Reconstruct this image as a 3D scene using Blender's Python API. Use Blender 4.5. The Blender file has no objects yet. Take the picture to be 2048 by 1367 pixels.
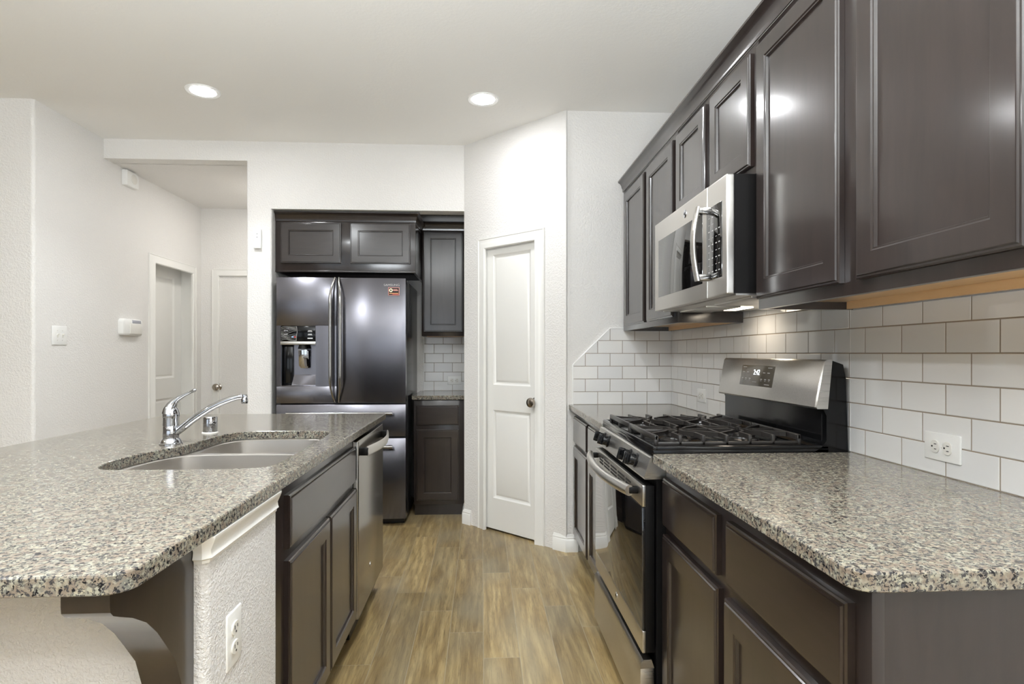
import bpy, bmesh, math, random
from mathutils import Vector, Matrix
random.seed(7)
PI = math.pi
scene = bpy.context.scene
COL = scene.collection

# ------------------------------------------------------------------ camera
F, TH, CY, CAMH = 1154.05, 0.05292, 706.6, 1.2306
cd = bpy.data.cameras.new('camera'); cam = bpy.data.objects.new('camera', cd); COL.objects.link(cam)
cd.sensor_width = 36.0; cd.lens = F / 2048 * 36.0; cd.shift_y = (CY - 683.5) / 2048
cd.clip_start = 0.05
cam.location = (0, 0, CAMH); cam.rotation_euler = (PI / 2, 0, -TH)
scene.camera = cam

# ------------------------------------------------------------------ world, exposure
w = bpy.data.worlds.new('sky'); scene.world = w; w.use_nodes = True
bg = w.node_tree.nodes['Background']
bg.inputs[0].default_value = (0.80, 0.90, 1.0, 1); bg.inputs[1].default_value = 1.6
vs = scene.view_settings
vs.view_transform = 'Standard'; vs.look = 'None'; vs.gamma = 1; vs.use_curve_mapping = False
vs.exposure = 0.30
cy_ = scene.cycles
cy_.use_denoising = True
cy_.max_bounces = 9; cy_.diffuse_bounces = 5; cy_.glossy_bounces = 5
cy_.sample_clamp_indirect = 6.0
cy_.caustics_reflective = False; cy_.caustics_refractive = False

# ------------------------------------------------------------------ big dimensions
ZC = 2.74            # ceiling
XR = 1.197           # right wall
YE = 3.565           # end wall of the right counter run
XL = -2.65           # left wall
YF = 4.20            # wall plane of hall opening and fridge alcove
YH = 5.61            # hall end
YN = 4.96            # alcove back wall
CT = 0.914           # counter top
SLAB = 0.031
KX, KY = -.527, 1.130   # island end wall corner
XB, YB = -6.0, -5.0  # open living area behind and left of the camera

# added fill without a fixture, standing in for bounced light behind the camera
for bx, by, bz, sz, en in ((-.35, -.70, 1.25, 1.5, 235),):
    ul = bpy.data.lights.new('bounce_fill', 'AREA'); ul.shape = 'DISK'; ul.size = sz; ul.energy = en; ul.color = (.90, .955, 1)
    uo = bpy.data.objects.new('bounce_fill', ul); COL.objects.link(uo); uo.location = (bx, by, bz); uo.rotation_euler = (PI, 0, 0)
# window portals (the rear wall windows let in the sky)
WINS = [(-5.2, -3.2), (-2.7, -.7), (-.3, .9)]
for i, (a, b) in enumerate(WINS):
    ld = bpy.data.lights.new('window_portal', 'AREA'); ld.shape = 'RECTANGLE'; ld.size = b - a; ld.size_y = 2.1
    ld.cycles.is_portal = True
    lo = bpy.data.objects.new('window_portal', ld); COL.objects.link(lo)
    lo.location = ((a + b) / 2, YB - 0.02, 1.25); lo.rotation_euler = (PI / 2, 0, 0)
    lo.rotation_euler = (-PI / 2, 0, PI)

# ------------------------------------------------------------------ material helpers
def s2l(c):
    return tuple(((v / 255) / 12.92 if v / 255 <= 0.04045 else ((v / 255 + 0.055) / 1.055) ** 2.4) for v in c)
class Mat:
    def __init__(s, name):
        s.m = bpy.data.materials.new(name); s.m.use_nodes = True
        s.nt = s.m.node_tree; s.b = s.nt.nodes['Principled BSDF']
    def n(s, t, **k):
        nd = s.nt.nodes.new(t)
        for a, v in k.items(): setattr(nd, a, v)
        return nd
    def l(s, a, b): s.nt.links.new(a, b)
    def set(s, **k):
        for a, v in k.items():
            i = s.b.inputs[a.replace('_', ' ')]
            if hasattr(i.default_value, '__len__') and len(v) == 3: v = (*v, 1)
            i.default_value = v
        return s
    def coord(s, scale=(1, 1, 1), rot=(0, 0, 0)):
        tc = s.n('ShaderNodeTexCoord'); mp = s.n('ShaderNodeMapping')
        mp.inputs['Scale'].default_value = scale; mp.inputs['Rotation'].default_value = rot
        s.l(tc.outputs['Object'], mp.inputs[0]); return mp.outputs[0]
    def noise(s, vec, scale, detail=2, rough=.5, dist=0):
        nd = s.n('ShaderNodeTexNoise'); nd.inputs['Scale'].default_value = scale
        nd.inputs['Detail'].default_value = detail; nd.inputs['Roughness'].default_value = rough
        nd.inputs['Distortion'].default_value = dist
        s.l(vec, nd.inputs['Vector']); return nd.outputs['Fac']
    def ramp(s, fac, stops, interp='LINEAR'):
        r = s.n('ShaderNodeValToRGB'); r.color_ramp.interpolation = interp
        e = r.color_ramp.elements
        while len(e) < len(stops): e.new(.5)
        for i, (p, c) in enumerate(stops):
            e[i].position = p; e[i].color = (*c, 1) if len(c) == 3 else c
        s.l(fac, r.inputs[0]); return r.outputs[0]
    def bump(s, h, strength, dist):
        b = s.n('ShaderNodeBump'); b.inputs['Strength'].default_value = strength; b.inputs['Distance'].default_value = dist
        s.l(h, b.inputs['Height']); s.l(b.outputs[0], s.b.inputs['Normal']); return b
    def mix(s, fac, a, b, mode='MIX'):
        x = s.n('ShaderNodeMix', data_type='RGBA', blend_type=mode)
        for i, v in ((0, fac), (6, a), (7, b)):
            if hasattr(v, 'is_linked'): s.l(v, x.inputs[i])
            elif i == 0: x.inputs[0].default_value = v
            else: x.inputs[i].default_value = (*v, 1)
        return x.outputs[2]
    def math(s, op, a, b=0.0, c=0.0):
        x = s.n('ShaderNodeMath', operation=op)
        for i, v in enumerate((a, b, c)):
            if hasattr(v, 'is_linked'): s.l(v, x.inputs[i])
            else: x.inputs[i].default_value = v
        return x.outputs[0]

def plain(name, rgb, rough=.5, metal=0, **k):
    m = Mat(name); m.set(Base_Color=s2l(rgb), Roughness=rough, Metallic=metal)
    m.set(**k)
    return m.m
def paint(name, rgb, bscale=95, bstr=.42, bdist=.003, rough=.6):
    m = Mat(name); v = m.coord(); m.set(Base_Color=s2l(rgb), Roughness=rough)
    h = m.noise(v, bscale, 3, .55, .4)
    h = m.ramp(h, [(.40, (0, 0, 0)), (.62, (1, 1, 1))])
    m.bump(h, bstr, bdist); return m.m
def wood(name, dark, light, rough=.31, axis=2, tint=.5):
    m = Mat(name); sc = [9, 9, 9]; sc[axis] = 1.2
    v = m.coord(tuple(sc)); n1 = m.noise(v, 3.2, 5, .6, .6)
    v2 = m.coord((3, 3, 2)); n2 = m.noise(v2, 1.6, 2, .5, .2)
    c = m.ramp(n1, [(.3, s2l(dark)), (.75, s2l(light))])
    c2 = m.mix(m.math('MULTIPLY', n2, tint), c, s2l(light))
    m.l(c2, m.b.inputs['Base Color']); m.set(Roughness=rough)
    m.set(Coat_Weight=.85, Coat_Roughness=.15, Coat_IOR=1.46, IOR=1.4)
    n3 = m.noise(m.coord((1, 1, 1)), 60, 2, .5); m.bump(n3, .012, .001)
    return m.m
def metal(name, rgb, rough=.25, axis=0, brush=.02, metallic=1.0, aniso=.5, arot=0.0):
    m = Mat(name); sc = [260, 260, 260]; sc[axis] = 2
    v = m.coord(tuple(sc)); n1 = m.noise(v, 3, 2, .5)
    m.set(Base_Color=s2l(rgb), Metallic=metallic, Anisotropic=aniso, Anisotropic_Rotation=arot)
    r = m.n('ShaderNodeMapRange'); r.inputs['To Min'].default_value = rough - brush; r.inputs['To Max'].default_value = rough + brush
    m.l(n1, r.inputs['Value']); m.l(r.outputs[0], m.b.inputs['Roughness'])
    return m.m
def granite(name, k=.95):
    m = Mat(name); v = m.coord()
    vo = m.n('ShaderNodeTexVoronoi'); vo.inputs['Scale'].default_value = 210 * k; m.l(v, vo.inputs['Vector'])
    sep = m.n('ShaderNodeSeparateColor'); m.l(vo.outputs['Color'], sep.inputs[0])
    base = m.ramp(sep.outputs[0], [(0, s2l((152, 150, 136))), (.3, s2l((134, 132, 119))), (.55, s2l((112, 111, 104))), (.75, s2l((156, 150, 131))), (.9, s2l((94, 92, 86)))], 'CONSTANT')
    n0 = m.noise(v, 60 * k, 3, .6)
    base = m.mix(m.ramp(n0, [(.42, (0, 0, 0)), (.6, (1, 1, 1))]), base, s2l((126, 114, 101)))
    n1 = m.noise(v, 170 * k, 4, .65, .4)
    darkf = m.ramp(n1, [(.535, (0, 0, 0)), (.575, (1, 1, 1))])
    c = m.mix(darkf, base, s2l((62, 61, 62)))
    n2 = m.noise(m.coord((1, 1, 1), (.3, .2, .9)), 120 * k, 3, .7, .3)
    c = m.mix(m.ramp(n2, [(.585, (0, 0, 0)), (.61, (1, 1, 1))]), c, s2l((20, 21, 27)))
    m.l(c, m.b.inputs['Base Color']); m.set(Roughness=.13, IOR=1.42)
    return m.m

M = {}
M['wall'] = paint('wall_paint', (230, 228, 225))
M['wall_dim'] = paint('darkened_wall_paint', (128, 120, 112))  # unseen rear and living walls, darkened to weaken their reflection in the cabinets
M['ceil'] = paint('ceiling_paint', (244, 243, 240), 60, .12, .002, .8)
M['knee'] = paint('textured_paint', (222, 220, 218), 150, .6, .003, .6)
M['trim'] = plain('white_trim_paint', (236, 235, 231), .3)
M['door'] = plain('white_door_paint', (232, 231, 227), .35)
M['wood'] = wood('espresso_wood', (26, 20, 18), (43, 34, 31))
M['woodh'] = wood('espresso_wood_cross', (26, 20, 18), (43, 34, 31), axis=0)
M['maple'] = wood('maple_underside', (214, 176, 128), (226, 192, 148), .5, 0)
M['void'] = plain('dark_recess', (12, 10, 10), .7)
M['gran'] = granite('granite')
M['steel'] = metal('brushed_steel', (204, 201, 196), .28, 1)
M['steelx'] = metal('brushed_steel_wide', (216, 213, 208), .33, 0)
M['dwsteel'] = metal('dishwasher_steel', (166, 162, 156), .2, 1)
M['sink'] = metal('sink_steel', (206, 202, 197), .32, 1, aniso=0)
M['bsteel'] = metal('dark_fridge_steel', (118, 117, 123), .24, 0, .012, aniso=.8, arot=.25)
M['bsteelh'] = metal('dark_steel_handle', (170, 168, 165), .2, 2, .03)
M['chrome'] = plain('chrome', (196, 198, 203), .05, 1)
M['nickel'] = plain('satin_nickel', (168, 160, 150), .22, 1)
M['black'] = plain('black_enamel', (14, 14, 15), .12, 0, IOR=1.4)
M['blackm'] = plain('black_body', (14, 13, 13), .42, 0, IOR=1.3)
M['gray'] = plain('grey_fridge_side', (44, 44, 46), .22)
M['glass'] = plain('black_glass', (14, 13, 13), .03, 0, IOR=1.9)
M['dglass'] = plain('dispenser_glass', (10, 10, 11), .12, 0, IOR=1.3)
M['iron'] = plain('cast_iron', (40, 37, 35), .3, 0, IOR=1.6)
M['plastic'] = plain('white_plastic', (238, 238, 236), .3)
M['plast2'] = plain('offwhite_plastic', (226, 224, 218), .35)
M['hole'] = plain('slot_black', (25, 24, 24), .6)
M['grout'] = plain('grout', (150, 138, 124), .85)
M['copper'] = plain('burner_bronze', (150, 110, 90), .35, 1)
M['panel'] = plain('display_panel', (92, 86, 76), .12)
M['lcd'] = plain('lcd_grey', (168, 170, 180), .3)
M['white_ink'] = plain('white_print', (225, 225, 225), .5)
M['grey_ink'] = plain('grey_print', (188, 186, 184), .5)
M['red'] = plain('sticker_red', (190, 60, 60), .4)
M['pink'] = plain('sticker_pink', (214, 150, 140), .4)
M['orange'] = plain('sticker_orange', (240, 170, 110), .4)
M['cream'] = plain('sticker_cream', (250, 236, 200), .4)
M['navy'] = plain('wave_print', (34, 32, 44), .15)
M['blue'] = plain('blue_print', (150, 190, 230), .4)
def tilem():
    m = Mat('white_glazed_tile'); g = m.n('ShaderNodeNewGeometry')
    c = m.ramp(g.outputs['Random Per Island'], [(0, s2l((226, 226, 226))), (1, s2l((236, 235, 233)))])
    m.l(c, m.b.inputs['Base Color']); m.set(Roughness=.07, IOR=1.55)
    h = m.noise(m.coord(), 10, 1, .5); m.bump(h, .03, .003)
    return m.m
M['tile'] = tilem()
def emis(name, rgb, st):
    m = Mat(name); m.set(Base_Color=(1, 1, 1), Emission_Color=s2l(rgb), Emission_Strength=st); return m.m
M['lens'] = emis('lamp_lens', (252, 253, 255), 125)
M['hoodlens'] = emis('hood_lamp_lens', (255, 240, 215), 7)
M['digits'] = emis('clock_digits', (235, 245, 255), 1.6)
def floor_mat():
    m = Mat('wood_plank_tile'); tc = m.n('ShaderNodeTexCoord'); sx = m.n('ShaderNodeSeparateXYZ')
    m.l(tc.outputs['Object'], sx.inputs[0]); X, Y = sx.outputs[0], sx.outputs[1]
    W, L = .1483, .907
    cx = m.math('DIVIDE', m.math('SUBTRACT', X, .0085), W)
    k = m.math('FLOOR', cx)
    ry = m.math('DIVIDE', m.math('ADD', m.math('SUBTRACT', Y, 2.335), m.math('MULTIPLY', k, .2205)), L)
    r = m.math('FLOOR', ry)
    fx = m.math('MULTIPLY', m.math('PINGPONG', cx, .5), W)       # distance to column joint
    fy = m.math('MULTIPLY', m.math('PINGPONG', ry, .5), L)
    d = m.math('MINIMUM', fx, fy)
    joint = m.math('LESS_THAN', d, .0009)
    cid = m.n('ShaderNodeCombineXYZ'); m.l(k, cid.inputs[0]); m.l(r, cid.inputs[1])
    wn = m.n('ShaderNodeTexWhiteNoise', noise_dimensions='2D'); m.l(cid.outputs[0], wn.inputs['Vector'])
    off = m.n('ShaderNodeVectorMath', operation='SCALE'); m.l(wn.outputs['Color'], off.inputs[0]); off.inputs['Scale'].default_value = 30
    pos = m.n('ShaderNodeVectorMath', operation='ADD'); m.l(tc.outputs['Object'], pos.inputs[0]); m.l(off.outputs[0], pos.inputs[1])
    def mp(sc):
        q = m.n('ShaderNodeMapping'); q.inputs['Scale'].default_value = sc; m.l(pos.outputs[0], q.inputs[0]); return q.outputs[0]
    g1 = m.noise(mp((9, 1.1, 1)), 1.6, 4, .6, 1.1)
    g2 = m.noise(mp((90, 5, 1)), 1.8, 4, .7, .4)
    g3 = m.noise(mp((5, 1.8, 1)), .9, 2, .5, .4)
    wv = m.n('ShaderNodeTexWave', wave_type='BANDS', bands_direction='X'); wv.inputs['Scale'].default_value = 2.2
    wv.inputs['Distortion'].default_value = 16; wv.inputs['Detail'].default_value = 3; wv.inputs['Detail Scale'].default_value = .8
    m.l(mp((3.2, .55, 1)), wv.inputs['Vector'])
    c = m.ramp(g1, [(.3, s2l((126, 104, 66))), (.5, s2l((160, 137, 94))), (.72, s2l((182, 161, 116)))])
    c = m.mix(m.math('MULTIPLY', wv.outputs['Fac'], .42), c, s2l((110, 90, 58)))
    c = m.mix(m.ramp(g2, [(.46, (0, 0, 0)), (.72, (.72, .72, .72))]), c, s2l((96, 80, 54)))
    c = m.mix(m.ramp(g3, [(.45, (0, 0, 0)), (.7, (.45, .45, .45))]), c, s2l((150, 142, 120)))
    hv = m.n('ShaderNodeHueSaturation'); m.l(c, hv.inputs['Color'])
    vv = m.n('ShaderNodeMapRange'); vv.inputs['To Min'].default_value = .78; vv.inputs['To Max'].default_value = 1.14
    m.l(wn.outputs['Value'], vv.inputs['Value']); m.l(vv.outputs[0], hv.inputs['Value'])
    c = m.mix(joint, hv.outputs[0], s2l((158, 150, 130)))
    m.l(c, m.b.inputs['Base Color']); m.set(Roughness=.33)
    hh = m.math('SUBTRACT', m.math('MULTIPLY', g2, .25), joint); m.bump(hh, .25, .001)
    return m.m
M['floor'] = floor_mat()

# ------------------------------------------------------------------ mesh helpers
class MB:
    def __init__(s, T=None): s.bm = bmesh.new(); s.T = T or Matrix()
    def _xf(s, vs):
        for v in vs: v.co = s.T @ v.co
    def raw(s, verts, faces):
        vs = [s.bm.verts.new(s.T @ Vector(v)) for v in verts]
        for f in faces:
            try: s.bm.faces.new([vs[i] for i in f])
            except ValueError: pass
        return vs
    def box(s, x0, x1, y0, y1, z0, z1, bev=0, seg=2):
        if x0 > x1: x0, x1 = x1, x0
        if y0 > y1: y0, y1 = y1, y0
        if z0 > z1: z0, z1 = z1, z0
        t = bmesh.new()
        v = [t.verts.new((x, y, z)) for x in (x0, x1) for y in (y0, y1) for z in (z0, z1)]
        for f in ((0, 1, 3, 2), (4, 6, 7, 5), (0, 4, 5, 1), (2, 3, 7, 6), (0, 2, 6, 4), (1, 5, 7, 3)):
            t.faces.new([v[i] for i in f])
        if bev: bmesh.ops.bevel(t, geom=t.edges[:], offset=bev, segments=seg, affect='EDGES', profile=.5)
        t.verts.index_update()
        s.raw([q.co.copy() for q in t.verts], [[q.index for q in f.verts] for f in t.faces]); t.free()
        return s
    def rings(s, rings, cap0=True, cap1=True, closed=True):
        n = len(rings[0]); vs = []; fs = []
        for r in rings: vs += list(r)
        for i in range(len(rings) - 1):
            for j in range(n if closed else n - 1):
                k = (j + 1) % n
                fs.append((i * n + j, i * n + k, (i + 1) * n + k, (i + 1) * n + j))
        if cap0: fs.append(tuple(range(n))[::-1])
        if cap1: fs.append(tuple(range((len(rings) - 1) * n, len(rings) * n)))
        s.raw(vs, fs); return s
    def prism(s, poly, z0, z1, bev=0):
        """plan polygon (x,y) extruded in z, with optional small bevel top+bottom"""
        if bev:
            i = inset(poly, bev)
            s.rings([[(x, y, z0) for x, y in i], [(x, y, z0 + bev) for x, y in poly], [(x, y, z1 - bev) for x, y in poly], [(x, y, z1) for x, y in i]])
        else: s.rings([[(x, y, z0) for x, y in poly], [(x, y, z1) for x, y in poly]])
        return s
    def ext(s, poly, axis, a0, a1):
        """polygon in the plane normal to axis ('x': (y,z), 'y': (x,z))"""
        def P(p, a): return (a, p[0], p[1]) if axis == 'x' else (p[0], a, p[1])
        s.rings([[P(p, a0) for p in poly], [P(p, a1) for p in poly]]); return s
    def tube(s, pts, r, n=12, cap=True, flat=1.0, up=None, ph=0.0):
        pts = [Vector(p) for p in pts]; m = len(pts)
        rs = r if isinstance(r, (list, tuple)) else [r] * m
        rings = []; prev = None
        for i, p in enumerate(pts):
            t = (pts[min(i + 1, m - 1)] - pts[max(i - 1, 0)]).normalized()
            if prev is None:
                a = Vector(up) if up else (Vector((0, 0, 1)) if abs(t.z) < .9 else Vector((1, 0, 0)))
                u = (a - t * a.dot(t)).normalized()
            else: u = (prev - t * prev.dot(t)).normalized()
            prev = u; v = t.cross(u)
            rr = rs[i]
            ru, rv = (rr if isinstance(rr, tuple) else (rr, rr * flat))
            rings.append([tuple(p + u * ru * math.cos(2 * PI * j / n + ph) + v * rv * math.sin(2 * PI * j / n + ph)) for j in range(n)])
        s.rings(rings, cap, cap); return s
    def lathe(s, prof, c=(0, 0, 0), axis='z', n=28, cap=True):
        rings = []
        for r, h in prof:
            ring = []
            for j in range(n):
                a = 2 * PI * j / n; p = (r * math.cos(a), r * math.sin(a), h)
                if axis == 'x': p = (p[2], p[0], p[1])
                elif axis == '-y': p = (p[0], -p[2], p[1])
                ring.append((c[0] + p[0], c[1] + p[1], c[2] + p[2]))
            rings.append(ring)
        s.rings(rings, cap, cap); return s
    def build(s, name, mat, parent=None, smooth=True, ang=35):
        bmesh.ops.recalc_face_normals(s.bm, faces=s.bm.faces)
        me = bpy.data.meshes.new(name); s.bm.to_mesh(me); s.bm.free()
        mats = mat if isinstance(mat, list) else [mat]
        for q in mats: me.materials.append(q if not isinstance(q, str) else M[q])
        if smooth:
            me.polygons.foreach_set('use_smooth', [True] * len(me.polygons))
            me.set_sharp_from_angle(angle=math.radians(ang))
        o = bpy.data.objects.new(name, me); COL.objects.link(o)
        if parent: o.parent = parent
        return o

def inset(poly, d):
    """offset a closed polygon inwards by d (positive = inwards, ccw or cw)"""
    n = len(poly); A = sum(poly[i][0] * poly[(i + 1) % n][1] - poly[(i + 1) % n][0] * poly[i][1] for i in range(n))
    sg = 1 if A > 0 else -1; out = []
    for i in range(n):
        p0, p1, p2 = Vector(poly[i - 1]), Vector(poly[i]), Vector(poly[(i + 1) % n])
        d1 = (p1 - p0).normalized(); d2 = (p2 - p1).normalized()
        n1 = Vector((-d1.y, d1.x)) * sg; n2 = Vector((-d2.y, d2.x)) * sg
        b = (n1 + n2); k = b.dot(n1)
        b = b / k if abs(k) > .2 else n1
        out.append((p1.x + b.x * d, p1.y + b.y * d))
    return out
def rounded(poly, radii, seg=6):
    out = []; n = len(poly)
    for i, p in enumerate(poly):
        r = radii[i] if isinstance(radii, (list, tuple)) else radii
        if r <= 0: out.append(p); continue
        a, b, c = Vector(poly[i - 1]), Vector(p), Vector(poly[(i + 1) % n])
        u = (a - b).normalized(); v = (c - b).normalized()
        ang = u.angle(v); t = r / math.tan(ang / 2)
        s0, s1 = b + u * t, b + v * t; cen = b + (u + v).normalized() * (r / math.sin(ang / 2))
        w0 = s0 - cen; w1 = s1 - cen; tot = w0.angle(w1)
        for k in range(seg + 1):
            f = k / seg
            q = (w0 * math.sin((1 - f) * tot) + w1 * math.sin(f * tot)) / math.sin(tot)
            out.append((cen.x + q.x, cen.y + q.y))
    return out
def sweep(mb, pts, N, prof, side=1, close_prof=True):
    """sweep a profile [(out, lift)] along a planar polyline; out is in the plane (side: left/right of travel), lift along N"""
    N = Vector(N); pts = [Vector(p) for p in pts]; m = len(pts); rings = []
    for i, p in enumerate(pts):
        d1 = (p - pts[i - 1]).normalized() if i else None
        d2 = (pts[i + 1] - p).normalized() if i < m - 1 else None
        n1 = N.cross(d1) * side if d1 is not None else None
        n2 = N.cross(d2) * side if d2 is not None else None
        if n1 is None: b = n2
        elif n2 is None: b = n1
        else: b = n1 + n2; b = b / b.dot(n1)
        rings.append([tuple(p + b * o + N * l) for o, l in prof])
    mb.rings(rings); return mb
def slab(mb, w, h, t, panels, prof, edge=None, x0=0, z0=0, y=0):
    """door-like slab: back at y, front at y-t; panels = [(xa,xb,za,zb)], prof = [(inset, depth behind the front)]; edge = [(inset, depth)] for the rim"""
    edge = edge or [(0, .001), (.001, 0)]
    yf = y - t
    def rect(a, b, c, d, yy): return [(x0 + a, yy, z0 + c), (x0 + b, yy, z0 + c), (x0 + b, yy, z0 + d), (x0 + a, yy, z0 + d)]
    e = edge[-1][0]
    rr = [rect(0, w, 0, h, y)] + [rect(i, w - i, i, h - i, yf + d) for i, d in edge]
    mb.rings(rr, cap0=True, cap1=False)
    xs = sorted({e, w - e} | {p[0] for p in panels} | {p[1] for p in panels}); zs = sorted({e, h - e} | {p[2] for p in panels} | {p[3] for p in panels})
    for i in range(len(xs) - 1):
        for j in range(len(zs) - 1):
            mx, mz = (xs[i] + xs[i + 1]) / 2, (zs[j] + zs[j + 1]) / 2
            if any(p[0] < mx < p[1] and p[2] < mz < p[3] for p in panels): continue
            mb.raw(rect(xs[i], xs[i + 1], zs[j], zs[j + 1], yf), [(0, 1, 2, 3)])
    for p in panels:
        mb.rings([rect(p[0] + i, p[1] - i, p[2] + i, p[3] - i, yf + d) for i, d in [(0, 0)] + prof], cap0=False, cap1=True)
    return mb
CAB_EDGE = [(0, .007), (.003, .004), (.007, .004), (.009, .0005), (.0105, 0)]
CAB_PAN = [(.0035, .003), (.007, .003), (.009, .009), (.0095, .010)]
DOOR_PAN = [(.006, .004), (.014, .010), (.020, .011), (.032, .004), (.036, .003)]

def tag(o, label=None, cat=None, group=None, kind=None):
    if label: o['label'] = label
    if cat: o['category'] = cat
    if group: o['group'] = group
    if kind: o['kind'] = kind
    return o
def thing(name, label, cat, loc=(0, 0, 0), rz=0, group=None):
    o = bpy.data.objects.new(name, None); COL.objects.link(o); o.empty_display_size = .1
    o.location = loc; o.rotation_euler = (0, 0, rz)
    return tag(o, label, cat, group)
def struct(o): o['kind'] = 'structure'; return o
def text(name, s, size, mat, parent, loc, rot=(PI / 2, 0, 0), depth=.0004, align='CENTER', sx=1.0):
    cu = bpy.data.curves.new(name, 'FONT'); cu.body = s; cu.size = size; cu.extrude = depth; cu.align_x = align; cu.align_y = 'CENTER'
    t = bpy.data.objects.new(name, cu); COL.objects.link(t)
    dg = bpy.context.evaluated_depsgraph_get(); me = bpy.data.meshes.new_from_object(t.evaluated_get(dg))
    bpy.data.objects.remove(t); bpy.data.curves.remove(cu)
    me.materials.clear(); me.materials.append(M[mat]); me.name = name
    o = bpy.data.objects.new(name, me); COL.objects.link(o)
    if parent: o.parent = parent
    o.location = loc; o.rotation_euler = rot; o.scale = (sx, 1, 1)
    return o

# ------------------------------------------------------------------ room shell
m = MB(); m.box(XB - .1, XR + .1, YB - .1, YH + .1, -.08, 0); struct(m.build('floor', 'floor', smooth=False))
m = MB(); m.box(XB - .1, XR + .1, YB - .1, YH + .1, ZC, ZC + .08); struct(m.build('ceiling', 'ceil', smooth=False))
m = MB(); m.box(XR, XR + .1, YB - .1, YH + .1, 0, ZC); struct(m.build('wall_right', 'wall', smooth=False))
m = MB(); m.box(.53, XR, YE, YE + .1, 0, ZC); struct(m.build('wall_end', 'wall', smooth=False))
# left wall with the outer corner and the recessed door opening
m = MB()
m.prism(rounded([(XB, YE), (XL, YE), (XL, 4.74), (XL - .2, 4.74), (XL - .2, YE + .2), (XB, YE + .2)], [0, .02, 0, 0, 0, 0]), 0, ZC)
m.box(XL - .2, XL, 4.74, 5.50, 2.035, ZC); m.box(XL - .2, XL, 5.50, YH + .1, 0, ZC)
struct(m.build('wall_left', 'wall'))
m = MB(); m.box(XB, XR, YH, YH + .1, 0, ZC); m.box(-2.55, -1.76, YH - .001, YH + .05, 0, 2.03); struct(m.build('wall_hall', 'wall', smooth=False))
# far wall: pier, header above the hall (its soffit is the hall ceiling), header above the alcove
m = MB()
m.prism(rounded([(-1.669, YF), (-1.495, YF), (-1.495, YN + .1), (-1.669, YH)], [.012, .015, 0, 0]), 0, 2.2632); struct(m.build('wall_pier', 'wall')); m = MB()
m.prism(rounded([(-1.669, YF), (-.125, YF), (-.125, YF + .115), (-1.669, YF + .115)], [.012, 0, 0, 0]), 2.263, 2.6025)
m.box(-1.669, -1.495, YF + .11, YH, 2.263, 2.6025)
m.box(XL, -.125, YF, YF + .115, 2.602, ZC); m.box(XL, -1.669, YF + .11, YH, 2.602, ZC)
struct(m.build('wall_far', 'wall'))
m = MB(); m.box(-1.49, -.02, YN, YN + .1, 0, ZC); struct(m.build('wall_niche', 'wall', smooth=False))
# pantry wall, a diagonal with the door opening
A = Vector((-.125, 4.205, 0)); LD = .919
TD = Matrix.Translation(A) @ Matrix.Rotation(-PI / 4, 4, 'Z')
m = MB(TD)
o0, o1 = .150, .750
m.box(0, o0, 0, .1, 0, ZC); m.box(o1, LD, 0, .1, 0, ZC); m.box(o0, o1, 0, .1, 2.035, ZC)
m.T = Matrix(); m.box(-.125, -.03, 4.21, YN + .1, 0, ZC)
struct(m.build('wall_pantry', 'wall'))
m = MB(); m.box(XB - .1, XB, YB - .1, YH + .1, 0, ZC); struct(m.build('wall_living', 'wall_dim', smooth=False))
m = MB(); x = XB
for a, b in WINS:
    m.box(x, a, YB - .12, YB, 0, ZC); m.box(a, b, YB - .12, YB, 0, .2); m.box(a, b, YB - .12, YB, 2.3, ZC); x = b
m.box(x, XR, YB - .12, YB, 0, ZC); struct(m.build('wall_back', 'wall_dim', smooth=False))
for i, (a, b) in enumerate(WINS):
    m = MB(); y0, y1 = YB - .09, YB - .04
    for q in (a, b - .05, (a + b) / 2 - .025): m.box(q, q + .05, y0, y1, .2, 2.3, .004)
    for z in (.2, 1.22, 2.25): m.box(a, b, y0 + .005, y1 - .005, z, z + .05, .004)
    struct(m.build('window_%d' % (i + 1), 'trim'))

# baseboards
BASE = [(0, 0), (.016, 0), (.016, .072), (.011, .080), (.012, .086), (.006, .098), (.004, .104), (0, .104)]
def baseboard(name, pts, side=1):
    m = MB(); sweep(m, [(x, y, 0) for x, y in pts], (0, 0, 1), BASE, side); struct(m.build(name, 'trim'))
def dpt(x, y=0): q = TD @ Vector((x, y, 0)); return (q.x, q.y)
baseboard('baseboard_pantry_right', [dpt(.822), (.5255, YE), (.60, YE)], -1)
baseboard('baseboard_pantry_left', [(-.125, 4.40), (-.125, 4.205), dpt(.076)], -1)
baseboard('baseboard_left', [(XB, YE), (XL, YE), (XL, 4.655)], -1)
baseboard('baseboard_right', [(XR, YB), (XR, .80)], 1)
baseboard('baseboard_back', [(XB, YB), (XR, YB)], 1)
baseboard('baseboard_pier', [(-1.669, 4.3), (-1.669, YF), (-1.50, YF)], -1)

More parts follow.
